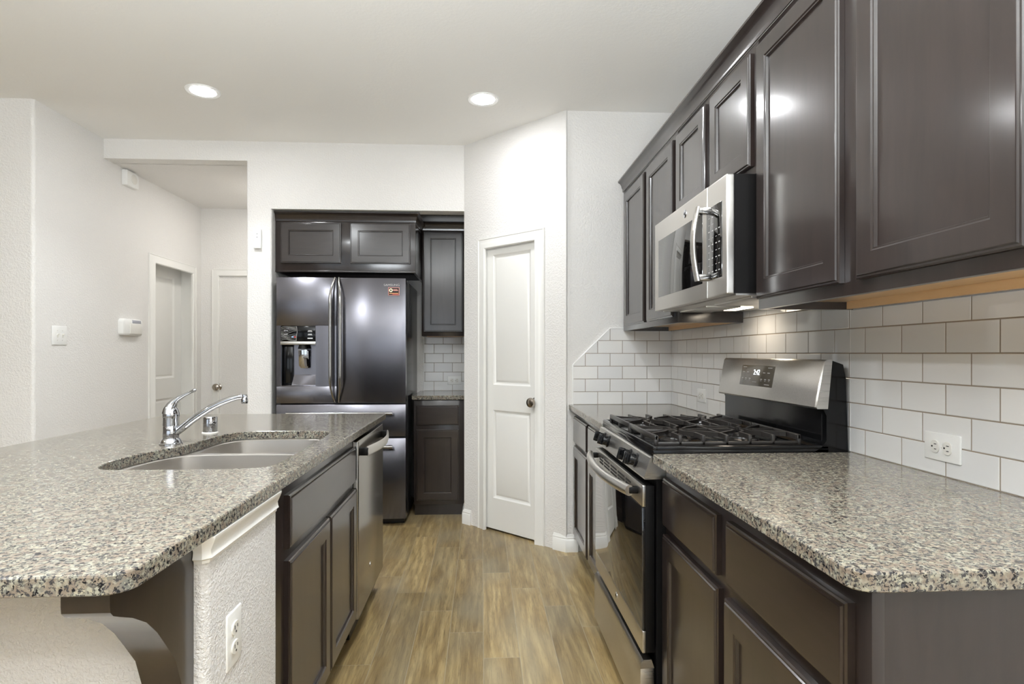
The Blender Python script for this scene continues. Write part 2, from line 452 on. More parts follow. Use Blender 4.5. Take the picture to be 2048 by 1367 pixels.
# ------------------------------------------------------------------ doors
CASE = [(0, 0), (.0, .012), (.006, .012), (.010, .009), (.022, .009), (.030, .014), (.050, .016), (.060, .021), (.070, .021), (.075, .016), (.075, 0)]
def knob(parent, x, z, y=0, label=None):
    m = MB(); m.lathe([(.001, 0), (.030, 0), (.032, .004), (.026, .009), (.012, .012), (.0105, .030), (.016, .036), (.026, .044), (.029, .054), (.026, .063), (.016, .068), (.001, .069)], (x, y, z), '-y')
    bmesh.ops.transform(m.bm, matrix=Matrix.Translation((x, y, z)) @ Matrix.Scale(1.12, 4) @ Matrix.Translation((-x, -y, -z)), verts=m.bm.verts)
    o = m.build('door_knob', 'nickel', parent)
    o['label'] = 'satin nickel round knob'
def make_door(name, loc, rz, wid, hgt, recess, knob_x, hinge_x=None, jamb=.12, right_panel=True, case_w=1.0, extra=None):
    t = thing(name, None, None, loc, rz); t['kind'] = 'structure'
    m = MB(); sweep(m, [(0, 0, 0), (0, 0, hgt), (wid, 0, hgt), (wid, 0, 0)], (0, -1, 0), [(a * case_w, b) for a, b in CASE], -1)
    m.build('casing', 'trim', t)
    m = MB(); m.box(0, .014, 0, jamb, 0, hgt); m.box(wid - .014, wid, 0, jamb, 0, hgt); m.box(0, wid, 0, jamb, hgt - .014, hgt)
    m.box(.0135, .024, recess + .036, jamb, 0, hgt - .013); m.box(wid - .024, wid - .0135, recess + .036, jamb, 0, hgt - .013)
    m.build('jamb', 'trim', t)
    a, b = .016, wid - .016; ww = b - a; pw = .113 if wid < .7 else .12
    m = MB()
    slab(m, ww, hgt - .03, .035, [(pw, ww - pw, .215, .83 - .005), (pw, ww - pw, 1.0, hgt - .135)], DOOR_PAN, x0=a, z0=.014, y=recess + .035)
    m.build('door_leaf', 'door', t)
    knob(t, knob_x, .915, recess)
    if hinge_x is not None:
        for z in (.30, 1.04, 1.785):
            m = MB(); m.tube([(hinge_x, recess - .006, z), (hinge_x, recess - .006, z + .088)], .0055, 10)
            m.box(hinge_x - .014, hinge_x + .012, recess - .004, recess, z + .002, z + .086)
            m.build('hinge', 'plastic', t)
    return t
d1 = make_door('door_1', tuple(TD @ Vector((o0, 0, 0))), -PI / 4, o1 - o0, 2.035, .012, .522, .015)
d2 = make_door('door_2', (XL, 4.74, 0), PI / 2, .76, 2.035, .12, .07, None, .17)
d3 = make_door('door_3', (-2.545, YH - .001, 0), 0, .76, 2.03, .006, .055, None, .05, case_w=.9)
m = MB(); m.box(.018, .098, -.010, .004, 1.975, 2.0, .002); m.build('contact_sensor', 'plastic', d3)
m = MB(); m.box(-.002, .012, -.004, .004, .885, .945, .001); o = m.build('strike_plate', 'nickel', d3); o['label'] = 'satin nickel strike plate'

# ------------------------------------------------------------------ wall devices
def toggle_switch():
    t = thing('light_switch', 'white two-gang toggle light switch plate on the left wall', 'light switch', (XL, 3.706, 1.284), PI / 2)
    m = MB(); m.box(0, .128, -.006, 0, 0, .12, .0035, 3); m.build('cover_plate', 'plastic', t)
    for x in (.043, .086):
        m = MB(); m.box(x - .006, x + .006, -.008, -.005, .047, .073, .0008); m.tube([(x, -.004, .062), (x, -.018, .070)], [.004, .003], 8); m.build('toggle', 'plast2', t)
        for z in (.03, .09): m = MB(); m.lathe([(.0001, 0), (.003, 0), (.002, .0015), (.0001, .0015)], (x, -.006, z), '-y', 10); m.build('screw', 'plast2', t)
toggle_switch()
def keypad():
    t = thing('thermostat', 'white rounded thermostat with small grey screen on the left wall by the hall door', 'thermostat', (XL, 4.36, 1.365), PI / 2)
    pl = rounded([(0, 0), (.25, 0), (.25, .125), (0, .125)], [.022, .022, .03, .03], 6)
    m = MB(); m.rings([[(x, 0, z) for x, z in pl], [(x, -.022, z) for x, z in pl], [(x, -.032, z) for x, z in inset(pl, .004)], [(x, -.038, z) for x, z in inset(pl, .014)]]); m.build('housing', 'plastic', t)
    m = MB(); m.box(.075, .225, -.044, -.03, .012, .088, .004); m.build('flap', 'plast2', t)
    m = MB(); m.box(.108, .215, -.0405, -.03, .094, .116, .001); o = m.build('screen', 'lcd', t); o['label'] = 'grey display screen'
keypad()
def siren():
    t = thing('wall_siren', 'white square alarm siren high on the left wall, just under the hall soffit', 'alarm siren', (XL, 4.405, 2.478), PI / 2)
    pl = rounded([(0, 0), (.155, 0), (.155, .115), (0, .115)], [.006, .012, .04, .008], 5)
    m = MB(); m.rings([[(x, 0, z) for x, z in pl], [(x, -.03, z) for x, z in pl], [(x, -.036, z) for x, z in inset(pl, .006)]]); m.build('housing', 'plastic', t)
    m = MB(); m.lathe([(.001, 0), (.036, 0), (.036, .003), (.030, .004), (.001, .002)], (.09, -.035, .062), '-y', 28); m.build('grille', 'plast2', t)
siren()
t = thing('alarm_sensor', 'slim white vertical sensor box on the pier between hall and fridge', 'sensor', (-1.613, YF, 1.976))
m = MB(); m.box(0, .052, -.024, 0, 0, .138, .004, 3); m.build('housing', 'plastic', t)
m = MB()
for z in (.102, .078): m.lathe([(.0001, 0), (.0028, 0), (.0028, .001), (.0001, .001)], (.026, -.0238, z), '-y', 10)
m.build('indicator', 'gray', t)

def outlet(label, loc, rz, vertical=True, rx=0):
    """duplex receptacle; local plate 0.07 x 0.115 upright (or lying)"""
    t = thing('power_outlet', label, 'power outlet', loc, rz)
    W, H = .072, .117
    R = Matrix() if vertical else Matrix.Translation((H / 2, 0, W / 2)) @ Matrix.Rotation(PI / 2, 4, 'Y') @ Matrix.Translation((-W / 2, 0, -H / 2))
    m = MB(R); m.box(0, W, -.006, 0, 0, H, .003, 3); m.build('cover_plate', 'plastic', t)
    for zc in (.0385, .0785):
        pl = rounded([(W / 2 - .017, zc - .0135), (W / 2 + .017, zc - .0135), (W / 2 + .017, zc + .0135), (W / 2 - .017, zc + .0135)], .0125, 6)
        m = MB(R); m.rings([[(x, -.005, z) for x, z in pl], [(x, -.0085, z) for x, z in pl], [(x, -.009, z) for x, z in inset(pl, .0006)]])
        s = m.build('receptacle', 'plast2', t)
        m = MB(R)
        for xx, hh in ((-.0065, .004), (.0065, .0033)): m.box(W / 2 + xx - .0009, W / 2 + xx + .0009, -.0096, -.008, zc + .001 - hh + .002, zc + .001 + hh + .002)
        m.lathe([(.0001, 0), (.0024, 0), (.0024, .0006), (.0001, .0006)], (W / 2, -.009, zc - .0075), '-y', 12); m.build('socket_hole', 'hole', s)
    m = MB(R); m.lathe([(.0001, 0), (.003, 0), (.002, .0012), (.0001, .0012)], (W / 2, -.006, H / 2), '-y', 10); m.build('screw', 'plast2', t)
outlet('white outlet lying sideways on the backsplash right of the range', (1.189, 1.484, .953), -PI / 2, False)
outlet('white outlet lying sideways on the backsplash left of the range', (1.189, 3.112, .968), -PI / 2, False)
outlet('white outlet on the backsplash in the niche beside the fridge', (-.289, YN - .008, .965), 0, False)
outlet('white upright outlet on the textured end wall of the island', (KX, 1.214, .573), PI / 2, True)

# ------------------------------------------------------------------ backsplash tiles
P_, Q_, ZR = .1556, .0794, 1.2316
def clip(poly, inside, inter):
    out = []
    for i in range(len(poly)):
        a, b = poly[i - 1], poly[i]
        ia, ib = inside(a), inside(b)
        if ia != ib: out.append(inter(a, b))
        if ib: out.append(b)
    return out
def clip_convex(poly, region):
    n = len(region)
    for i in range(n):
        p, q = region[i], region[(i + 1) % n]
        def side(r, p=p, q=q): return (q[0] - p[0]) * (r[1] - p[1]) - (q[1] - p[1]) * (r[0] - p[0])
        def inter(a, b):
            sa, sb = side(a), side(b); f = sa / (sa - sb); return (a[0] + (b[0] - a[0]) * f, a[1] + (b[1] - a[1]) * f)
        poly = clip(poly, lambda r: side(r) >= 0, inter)
        if len(poly) < 3: return []
    return poly
def backsplash(name, label, regions, to3, phase, edge=None):
    """regions: convex ccw (a,z) polygons; to3(a,z,d): plane point lifted d from the wall"""
    t = thing(name, label, 'backsplash')
    g = MB()
    for R in regions: g.rings([[to3(a, z, 0) for a, z in R], [to3(a, z, .0068) for a, z in R]])
    g.build('grout', 'grout', t, smooth=False)
    m = MB()
    for R in regions:
        a0 = min(p[0] for p in R); a1 = max(p[0] for p in R); z0 = min(p[1] for p in R); z1 = max(p[1] for p in R)
        for r in range(-5, 9):
            zl, zh = ZR + r * Q_ + .0017, ZR + (r + 1) * Q_ - .0017
            if zh < z0 or zl > z1: continue
            ph = phase + (P_ / 2 if r % 2 else 0)
            k = math.floor((a0 - ph) / P_) - 1
            while ph + k * P_ < a1 + P_:
                l, h = ph + k * P_ + .0017, ph + (k + 1) * P_ - .0017; k += 1
                pl = clip_convex([(l, zl), (h, zl), (h, zh), (l, zh)], R)
                if len(pl) < 3: continue
                A_ = abs(sum(pl[i][0] * pl[(i + 1) % len(pl)][1] - pl[(i + 1) % len(pl)][0] * pl[i][1] for i in range(len(pl)))) / 2
                if A_ < 3e-5: continue
                i1 = inset(pl, .0012)
                tx, tz = random.uniform(-.002, .002), random.uniform(-.002, .002)
                ca = sum(p[0] for p in pl) / len(pl); cz = sum(p[1] for p in pl) / len(pl)
                m.rings([[to3(a, z, .003) for a, z in pl], [to3(a, z, .0072) for a, z in pl], [to3(a, z, .008 + (a - ca) * tx + (z - cz) * tz) for a, z in i1]], cap0=False)
    m.build('tile', 'tile', t, ang=20)
    if edge:
        m = MB(); m.tube([to3(a, z, .005) for a, z in edge], .0042, 8); m.build('edge_trim', 'plastic', t)
    return t
backsplash('tile_backsplash', 'long white subway tile backsplash behind the range on the right wall',
           [[(.80, CT), (1.80, CT), (1.80, 1.3705), (.80, 1.3705)], [(1.80, CT), (2.566, CT), (2.566, 1.60), (1.80, 1.60)], [(2.566, CT), (YE, CT), (YE, 1.3705), (2.566, 1.3705)]],
           lambda a, z, d: (XR - .0008 - d, a, z), 1.8857)
backsplash('tile_backsplash', 'white subway tile panel with a slanted upper corner on the end wall',
           [[(.568, CT), (XR - .008, CT), (XR - .008, 1.388), (.80, 1.388), (.568, 1.161)]],
           lambda a, z, d: (a, YE - .0008 - d, z), 1.189, [(.568, CT), (.568, 1.161), (.80, 1.388), (.885, 1.388)])
backsplash('tile_backsplash', 'white subway tile backsplash in the niche beside the fridge',
           [[(-.492, CT), (-.125, CT), (-.125, 1.3705), (-.492, 1.3705)]],
           lambda a, z, d: (a, YN - .0008 - d, z), -.248, [(-.492, CT), (-.492, 1.37)])

# ------------------------------------------------------------------ cabinets (local: x along the front, front faces -y, frame plane y=0)
def cab_door(t, x0, x1, z0, z1, name='door', horiz=False, fw=.057):
    w_, h_ = x1 - x0, z1 - z0
    m = MB()
    if name == 'drawer_front':
        slab(m, w_, h_, .02, [], [], CAB_EDGE, x0, z0, -.0005)
    else:
        slab(m, w_, h_, .02, [(fw, w_ - fw, fw, h_ - fw)], CAB_PAN, CAB_EDGE, x0, z0, -.0005)
    return m.build(name, 'woodh' if horiz else 'wood', t)
def upper(name, label, loc, rz, w_, z0, z1, depth, doors, dz0, dz1, horiz=False, fw=.057, under=True):
    t = thing(name, label, 'cabinet', loc, rz)
    m = MB(); m.box(0, w_, 0, .02, z0, z1, .001)
    m.box(0, .016, .0195, depth, z0, z1); m.box(w_ - .016, w_, .0195, depth, z0, z1); m.box(.016, w_ - .016, .0195, depth, z1 - .016, z1); m.box(.016, w_ - .016, depth - .006, depth, z0 + .03, z1)
    m.build('body', 'wood', t)
    if under:
        m = MB(); m.box(.0165, w_ - .0165, .0205, depth - .0065, z0 + .024, z0 + .034); m.box(.0165, w_ - .0165, depth - .022, depth - .007, z0 + .001, z0 + .024)
        o = m.build('underside', 'maple', t); o['label'] = 'light maple underside'
    for a, b in doors: cab_door(t, a, b, dz0, dz1, 'door', horiz, fw)
    return t
XF = .885
# run on the right wall: local x = distance towards the camera from the far end
upper('upper_cabinet', 'dark two-door upper cabinet at the far end of the right wall, left of the microwave', (XF, 3.555, 0), -PI / 2, 3.555 - 2.562, 1.371, 2.235, XR - XF - .0105,
      [(3.555 - 3.475, 3.555 - 3.050), (3.555 - 3.000, 3.555 - 2.587)], 1.398, 2.203)
upper('upper_cabinet', 'short dark two-door upper cabinet directly above the microwave', (XF, 2.5615, 0), -PI / 2, 2.5615 - 1.8005, 1.812, 2.235, XR - XF - .0105,
      [(.023, 2.5615 - 2.208), (2.5615 - 2.158, 2.5615 - 1.828)], 1.838, 2.203, under=False)
upper('upper_cabinet', 'large dark two-door upper cabinet nearest the camera, right of the microwave', (XF, 1.80, 0), -PI / 2, 1.80 - .845, 1.371, 2.235, XR - XF - .0105,
      [(.016, 1.80 - 1.362), (1.80 - 1.298, 1.80 - .881)], 1.402, 2.203)
CROWN = [(0, 0), (.004, 0), (.006, .006), (.006, .018), (.010, .024), (.014, .040), (.022, .052), (.032, .058), (.034, .060), (.034, .068), (0, .068)]
t = thing('crown_molding', 'dark crown molding running along the top of the right upper cabinets', 'molding')
m = MB(); sweep(m, [(XF, YE - .002, 2.236), (XF, .845, 2.236), (XR - .012, .845, 2.236)], (0, 0, 1), CROWN, -1); m.build('molding', 'wood', t)

def base(name, label, loc, rz, w_, depth, fronts, end=False, toe=.07, ztop=CT - SLAB - .0005, cat='cabinet', zt=.10):
    t = thing(name, label, cat, loc, rz)
    m = MB(); m.box(0, w_, 0, .02, zt, ztop, .001); m.box(.001, .017, .0195, depth, zt, ztop); m.box(w_ - .017, w_ - .001, .0195, depth, zt, ztop)
    m.box(.017, w_ - .017, .0195, depth, zt, zt + .016); m.box(.017, w_ - .017, depth - .01, depth, zt, ztop)
    m.build('body', 'wood', t)
    m = MB(); m.box(.002, w_ - .002, toe, depth, 0, zt); m.build('toe_kick', 'wood', t)
    for kind, a, b, c, d in fronts: cab_door(t, a, b, c, d, kind, kind == 'drawer_front')
    return t
XBF = .583
base('base_cabinet', 'dark base cabinet nearest the camera on the right, two drawers over two doors', (XBF, 1.795, 0), -PI / 2, 1.795 - .833, XR - XBF - .0015,
     [('drawer_front', .014, 1.795 - 1.371, .693, .840), ('drawer_front', 1.795 - 1.312, 1.795 - .870, .693, .842),
      ('door', .014, 1.795 - 1.360, .118, .666), ('door', 1.795 - 1.322, 1.795 - .870, .118, .660)])
base('base_cabinet', 'dark base cabinet left of the range, next to the end wall', (XBF, YE - .005, 0), -PI / 2, YE - .005 - 2.572, XR - XBF - .0015,
     [('drawer_front', .032, YE - 3.092, .690, .845), ('drawer_front', YE - 3.05, YE - 2.62, .690, .845),
      ('door', .032, YE - 3.092, .118, .665), ('door', YE - 3.05, YE - 2.62, .118, .665)])

# ------------------------------------------------------------------ countertops
def counter(name, label, poly, z1=CT, hole=None, bev=.004):
    bm = bmesh.new(); z0 = z1 - SLAB
    def loop(pl, z): return [bm.verts.new((x, y, z)) for x, y in pl]
    def skin(A_, B_):
        for i in range(len(A_)):
            j = (i + 1) % len(A_); bm.faces.new((A_[i], A_[j], B_[j], B_[i]))
    pin = inset(poly, bev * .3); pin2 = inset(poly, bev)
    L = [loop(inset(poly, .002), z0), loop(poly, z0 + .002), loop(poly, z1 - bev), loop(pin, z1 - bev * .3), loop(pin2, z1)]
    for a, b in zip(L, L[1:]): skin(a, b)
    tops, bots = [L[-1]], [L[0]]
    if hole:
        H = [loop(hole, z0), loop(hole, z1 - .003), loop(inset(hole, -.001), z1 - .001), loop(inset(hole, -.003), z1)]
        for a, b in zip(H, H[1:]): skin(a, b)
        tops.append(H[-1]); bots.append(H[0])
    for group in (tops, bots):
        es = []
        for lp in group:
            for i in range(len(lp)):
                es.append(bm.edges.get((lp[i], lp[(i + 1) % len(lp)])))
        bmesh.ops.triangle_fill(bm, use_beauty=True, use_dissolve=False, edges=es)
    bmesh.ops.recalc_face_normals(bm, faces=bm.faces)
    me = bpy.data.meshes.new(name); bm.to_mesh(me); bm.free(); me.materials.append(M['gran'])
    me.polygons.foreach_set('use_smooth', [True] * len(me.polygons)); me.set_sharp_from_angle(angle=math.radians(12))
    o = bpy.data.objects.new(name, me); COL.objects.link(o); return tag(o, label, 'countertop')
counter('countertop', 'speckled granite countertop in the right foreground with a rounded corner', rounded([(.541, .807), (XR - .0012, .807), (XR - .0012, 1.797), (.541, 1.797)], [.034, 0, 0, .003]))
counter('countertop', 'speckled granite countertop left of the range, against the end wall', rounded([(.541, 2.568), (XR - .0012, 2.568), (XR - .0012, YE - .0012), (.541, YE - .0012)], [.003, 0, 0, 0]))
counter('countertop', 'small granite countertop in the niche beside the fridge', [(-.522, 4.372), (-.126, 4.372), (-.126, YN - .0005), (-.522, YN - .0005)])
def smooth_poly(pl, it=2):
    for _ in range(it):
        q = []
        for i in range(len(pl)):
            a, b = pl[i], pl[(i + 1) % len(pl)]
            q += [(a[0] * .75 + b[0] * .25, a[1] * .75 + b[1] * .25), (a[0] * .25 + b[0] * .75, a[1] * .25 + b[1] * .75)]
        pl = q
    return pl
HOLE = smooth_poly([(-.72, 1.625), (-.95, 1.625), (-1.05, 1.63), (-1.092, 1.73), (-1.088, 1.86), (-1.06, 1.95), (-1.022, 2.03), (-1.014, 2.14), (-1.018, 2.28), (-.985, 2.38), (-.90, 2.408), (-.72, 2.408), (-.62, 2.395), (-.598, 2.30), (-.592, 2.0), (-.585, 1.72), (-.60, 1.635)])
counter('countertop', 'large speckled granite island top with the undermount sink', rounded([(-.509, .855), (-.507, 3.10), (-1.625, 3.10), (-1.625, .855)], [.042, .006, .01, .04], 8), hole=HOLE)

# ------------------------------------------------------------------ island
KX = -.524
m = MB(); m.prism(rounded([(-1.50, KY), (KX, KY), (KX, 1.500), (-1.50, 1.50)], [0, .02, 0, 0]), 0, CT - SLAB - .0005); m.box(-1.50, -1.20, 1.50, 3.07, 0, CT - SLAB - .0005)
struct(m.build('wall_island', 'knee'))
m = MB(); KM = [(0, -.052), (.003, -.052), (.004, -.046), (.009, -.042), (.007, -.036), (.006, -.028), (.013, -.012), (.016, -.004), (.016, 0), (0, 0)]
sweep(m, [(KX, 1.499, CT - SLAB - .001), (KX, KY + .008, CT - SLAB - .001), (KX - .008, KY, CT - SLAB - .001), (-.546, KY, CT - SLAB - .001)], (0, 0, 1), KM, 1)
struct(m.build('trim_1', 'trim'))
# corbel
t = thing('corbel', 'dark curved wooden corbel bracket holding up the island overhang', 'bracket', (-.617, KY - .001, 0))
zb = CT - SLAB - .002
cx = [(-.033, .40), (-.033, .50), (-.036, .57), (-.045, .628), (-.065, .682), (-.097, .725), (-.124, .760), (-.155, .791), (-.193, .816), (-.225, .832), (-.240, .840), (-.247, .848), (-.248, .858)]
m = MB(); m.ext([(0, zb), (0, .40)] + cx + [(-.248, zb)], 'x', 0, .070)
m.build('bracket', 'wood', t)

SX = -.542
base('base_cabinet', 'dark sink base cabinet in the island, false front over two doors', (SX, 1.513, 0), PI / 2, 2.462 - 1.513, .62,
     [('drawer_front', .100, .925, .694, .842), ('door', .100, .520, .118, .662), ('door', .532, .942, .118, .662)])
# dishwasher
t = thing('dishwasher', 'stainless steel dishwasher in the island with a curved bar handle', 'dishwasher', (-.518, 2.468, 0), PI / 2)
pl = [(0, .10), (0, .845), (.03, .868), (.06, .868), (.06, .10)]
m = MB(); m.box(0, .606, 0, .04, .105, .862, .006, 3); m.build('door', 'dwsteel', t)
m = MB(); m.box(.005, .601, .04, .60, .02, .868); m.build('body', 'blackm', t)
m = MB(); m.box(.01, .596, .06, .10, 0, .10); m.build('kick_plate', 'blackm', t)
hp = []
for k in range(17):
    f = k / 16; hp.append((.03 + .546 * f, -.028 - .030 * math.sin(PI * f), .812))
m = MB(); m.tube(hp, [(.021, .006)] * 17, 14, True, up=(0, 0, 1)); h = m.build('handle', 'steelx', t)
m = MB(); m.box(.022, .046, -.034, .001, .795, .829, .004); m.build('handle_mount', 'blackm', h)
m = MB(); m.box(.560, .584, -.034, .001, .795, .829, .004); m.build('handle_mount', 'blackm', h)
m = MB(); m.lathe([(.001, 0), (.013, 0), (.013, .0012), (.011, .0018), (.001, .0012)], (.26, 0, .248), '-y', 24); e = m.build('logo_badge', 'chrome', t)
text('logo_letters', 'GE', .011, 'gray', t, (.26, -.0016, .248))

# sink
t = thing('kitchen_sink', 'stainless steel double-bowl undermount sink in the island top', 'sink')
zr = CT - SLAB - .0008
NB = smooth_poly([(-.72, 1.64), (-.95, 1.64), (-1.04, 1.66), (-1.075, 1.75), (-1.07, 1.88), (-1.04, 1.98), (-1.0, 2.035), (-.85, 2.04), (-.68, 2.04), (-.60, 2.02), (-.588, 1.85), (-.590, 1.68)])
FB = smooth_poly([(-.72, 2.068), (-.90, 2.068), (-.99, 2.078), (-1.003, 2.14), (-1.006, 2.28), (-.97, 2.365), (-.89, 2.392), (-.72, 2.392), (-.63, 2.375), (-.605, 2.30), (-.602, 2.15), (-.62, 2.08)])
for i, B in enumerate((NB, FB)):
    m = MB(); dep = .205 if i == 0 else .18
    rr = [[(x, y, zr - .004) for x, y in inset(B, -.010)], [(x, y, zr) for x, y in inset(B, -.012)]]
    rr = [[(x, y, zr) for x, y in inset(B, -.004)], [(x, y, zr - .003) for x, y in inset(B, 0)], [(x, y, zr - .05) for x, y in inset(B, .003)], [(x, y, zr - dep + .04) for x, y in inset(B, .010)],
          [(x, y, zr - dep + .012) for x, y in inset(B, .020)], [(x, y, zr - dep) for x, y in inset(B, .042)]]
    m.rings(rr, cap0=False); b = m.build('bowl', 'sink', t)
    c = (sum(p[0] for p in B) / len(B), sum(p[1] for p in B) / len(B), zr - dep)
    m = MB(); m.lathe([(.001, 0), (.045, 0), (.043, .003), (.030, .001), (.001, .0006)], c, 'z'); m.build('drain', 'chrome', b)
bm_rim = inset(HOLE, -.018)
bm = bmesh.new()
def lp(pl, z): return [bm.verts.new((x, y, z)) for x, y in pl]
loops = [lp(bm_rim, zr), lp(inset(NB, -.004), zr), lp(inset(FB, -.004), zr)]; es = []
for q in loops:
    for i in range(len(q)): es.append(bm.edges.new((q[i], q[(i + 1) % len(q)])))
bmesh.ops.triangle_fill(bm, use_beauty=True, edges=es)
def inside(p, pl):
    c = False
    for i in range(len(pl)):
        a, b = pl[i - 1], pl[i]
        if (a[1] > p.y) != (b[1] > p.y) and p.x < (b[0] - a[0]) * (p.y - a[1]) / (b[1] - a[1]) + a[0]: c = not c
    return c
bmesh.ops.delete(bm, geom=[f for f in bm.faces if inside(f.calc_center_median(), NB) or inside(f.calc_center_median(), FB)], context='FACES_ONLY')
bmesh.ops.recalc_face_normals(bm, faces=bm.faces)
me = bpy.data.meshes.new('rim'); bm.to_mesh(me); bm.free(); me.materials.append(M['sink']); o = bpy.data.objects.new('rim', me); COL.objects.link(o); o.parent = t

# faucet
FX, FY = -1.088, 2.085
t = thing('faucet', 'chrome single-lever kitchen faucet with a long arched spout', 'faucet', (FX, FY, CT))
m = MB(); m.lathe([(.001, 0), (.037, 0), (.037, .003), (.033, .006), (.030, .016), (.0265, .020)], n=32); m.build('base_flange', 'chrome', t)
m = MB(); m.lathe([(.0245, .018), (.0255, .021), (.0255, .062), (.0248, .063), (.0248, .065), (.0258, .066), (.0258, .090), (.026, .094)], n=32); m.build('body', 'chrome', t)
m = MB(); m.lathe([(.026, .094), (.0268, .098), (.0262, .108), (.023, .120), (.017, .130), (.010, .137), (.001, .139)], n=32)
kf = (FY + FX * TH) / F
lv = [((u - 342) * kf, 0, CAMH - (v - CY) * kf - CT) for u, v in ((340, 826), (341, 817), (344, 809), (349, 802.5), (356, 796.5), (365, 791), (375, 786), (383, 782), (388, 779.5), (391, 778.5))]
m.tube(lv, [.0255, .022, .0165, .012, .0088, .0068, .0056, .0056, .0068, .003], 14, flat=1.15, up=(1, 0, 0))
m.build('lever', 'chrome', t)
sp = []
for u, v in ((350, 866), (362, 857), (380, 842), (400, 828), (420, 815), (440, 805), (460, 797.5), (474, 794), (484, 793), (490, 795)):
    k = (FY + FX * TH) / F
    sp.append(((u - 342) * k, 0, CAMH - (v - CY) * k - CT))
m = MB(); m.tube(sp, [.012, .0125, .0125, .012, .0118, .0112, .0105, .0095, .0085, .007], 14, up=(0, 0, 1)); s_ = m.build('spout', 'chrome', t)
e = sp[-2]
m = MB(); m.lathe([(.001, -.024), (.0105, -.024), (.0115, -.020), (.0115, -.009), (.0095, -.005), (.0095, .006), (.001, .009)], (e[0] + .003, 0, e[2]), 'z', 18); m.build('aerator', 'chrome', s_)
t = thing('air_gap_cap', 'short chrome cylinder air gap cap beside the faucet', 'air gap', (-1.082, 2.365, CT))
m = MB(); m.lathe([(.001, 0), (.030, 0), (.030, .003), (.027, .005)], n=28); m.build('base_ring', 'plast2', t)
m = MB(); m.lathe([(.0255, .004), (.0262, .006), (.0262, .060), (.0245, .065), (.001, .066)], n=28); m.build('cap', 'chrome', t)

# ------------------------------------------------------------------ range  (local x 0..0.762 towards camera, local y = world x - RX)
RX, RY = .51, 2.5655
t = thing('gas_range', 'stainless steel gas range with black cooktop between the two right counters', 'range', (RX, RY, 0), -PI / 2)
RW = .7635
m = MB(); m.box(.002, RW - .002, .045, .672, .03, .905); m.box(.03, RW - .03, .08, .6, 0, .03); m.build('body', 'blackm', t)
m = MB(); m.box(.007, RW - .007, .003, .04, .279, .811, .002); dr = m.build('oven_door', 'blackm', t)
m = MB(); m.box(.006, RW - .006, 0, .014, .742, .812, .004, 3); m.build('upper_rail', 'steel', dr)
m = MB(); m.box(.006, RW - .006, 0, .014, .278, .350, .004, 3); m.build('lower_rail', 'steel', dr)
m = MB(); m.box(.0065, RW - .0065, -.0005, .010, .351, .741, .0015); m.build('door_glass', 'glass', dr)
m = MB()
for x0, x1 in ((.10, .17), (.19, .29), (.31, .41), (.43, .53), (.55, .62)):
    for z in (.762, .775, .788): m.box(x0, x1, -.0012, .01, z, z + .0065)
m.build('vent_slot', 'hole', dr)
hp = []
for k in range(17):
    f = k / 16; hp.append((.045 + .668 * f, -.030 - .036 * math.sin(PI * f) ** .8, .786))
m = MB(); m.tube(hp, [(.018, .015)] * 17, 14, True, up=(0, 0, 1)); h = m.build('handle', 'steelx', dr)
m = MB(); m.box(.045, .068, -.032, .001, .775, .797, .004); m.build('handle_mount', 'blackm', h)
m = MB(); m.box(.692, .715, -.032, .001, .775, .797, .004); m.build('handle_mount', 'blackm', h)
m = MB(); m.lathe([(.001, 0), (.014, 0), (.014, .0012), (.012, .0018), (.001, .0012)], (.405, 0, .315), '-y', 24); m.build('logo_badge', 'chrome', dr)
text('logo_letters', 'GE', .012, 'gray', dr, (.405, -.0018, .315))
m = MB(); m.box(.008, RW - .008, -.006, .04, .055, .232, .004)
m.ext([(-.006, .228), (-.004, .246), (.004, .256), (.03, .258), (.04, .23)], 'x', .008, RW - .008); m.build('drawer', 'steel', t)
# control panel
m = MB(); m.rings([[(x, yy, z) for yy, z in ((.006, .832), (.004, .838), (.024, .900), (.030, .904), (.09, .904), (.09, .832))] for x in (.0, .004, RW - .004, RW)]); cp = m.build('control_panel', 'steel', t)
for kx in (.120, .205, .545, .632):
    m = MB(Matrix.Translation((kx, .016, .868)) @ Matrix.Rotation(math.radians(-16), 4, 'X'))
    m.lathe([(.026, -.002), (.026, .004), (.023, .007), (.020, .009), (.0195, .026), (.0185, .028), (.001, .028)], (0, 0, 0), '-y', 24)
    m.box(-.006, .006, -.046, -.02, -.021, .021, .004, 3); m.build('knob', 'black', t)
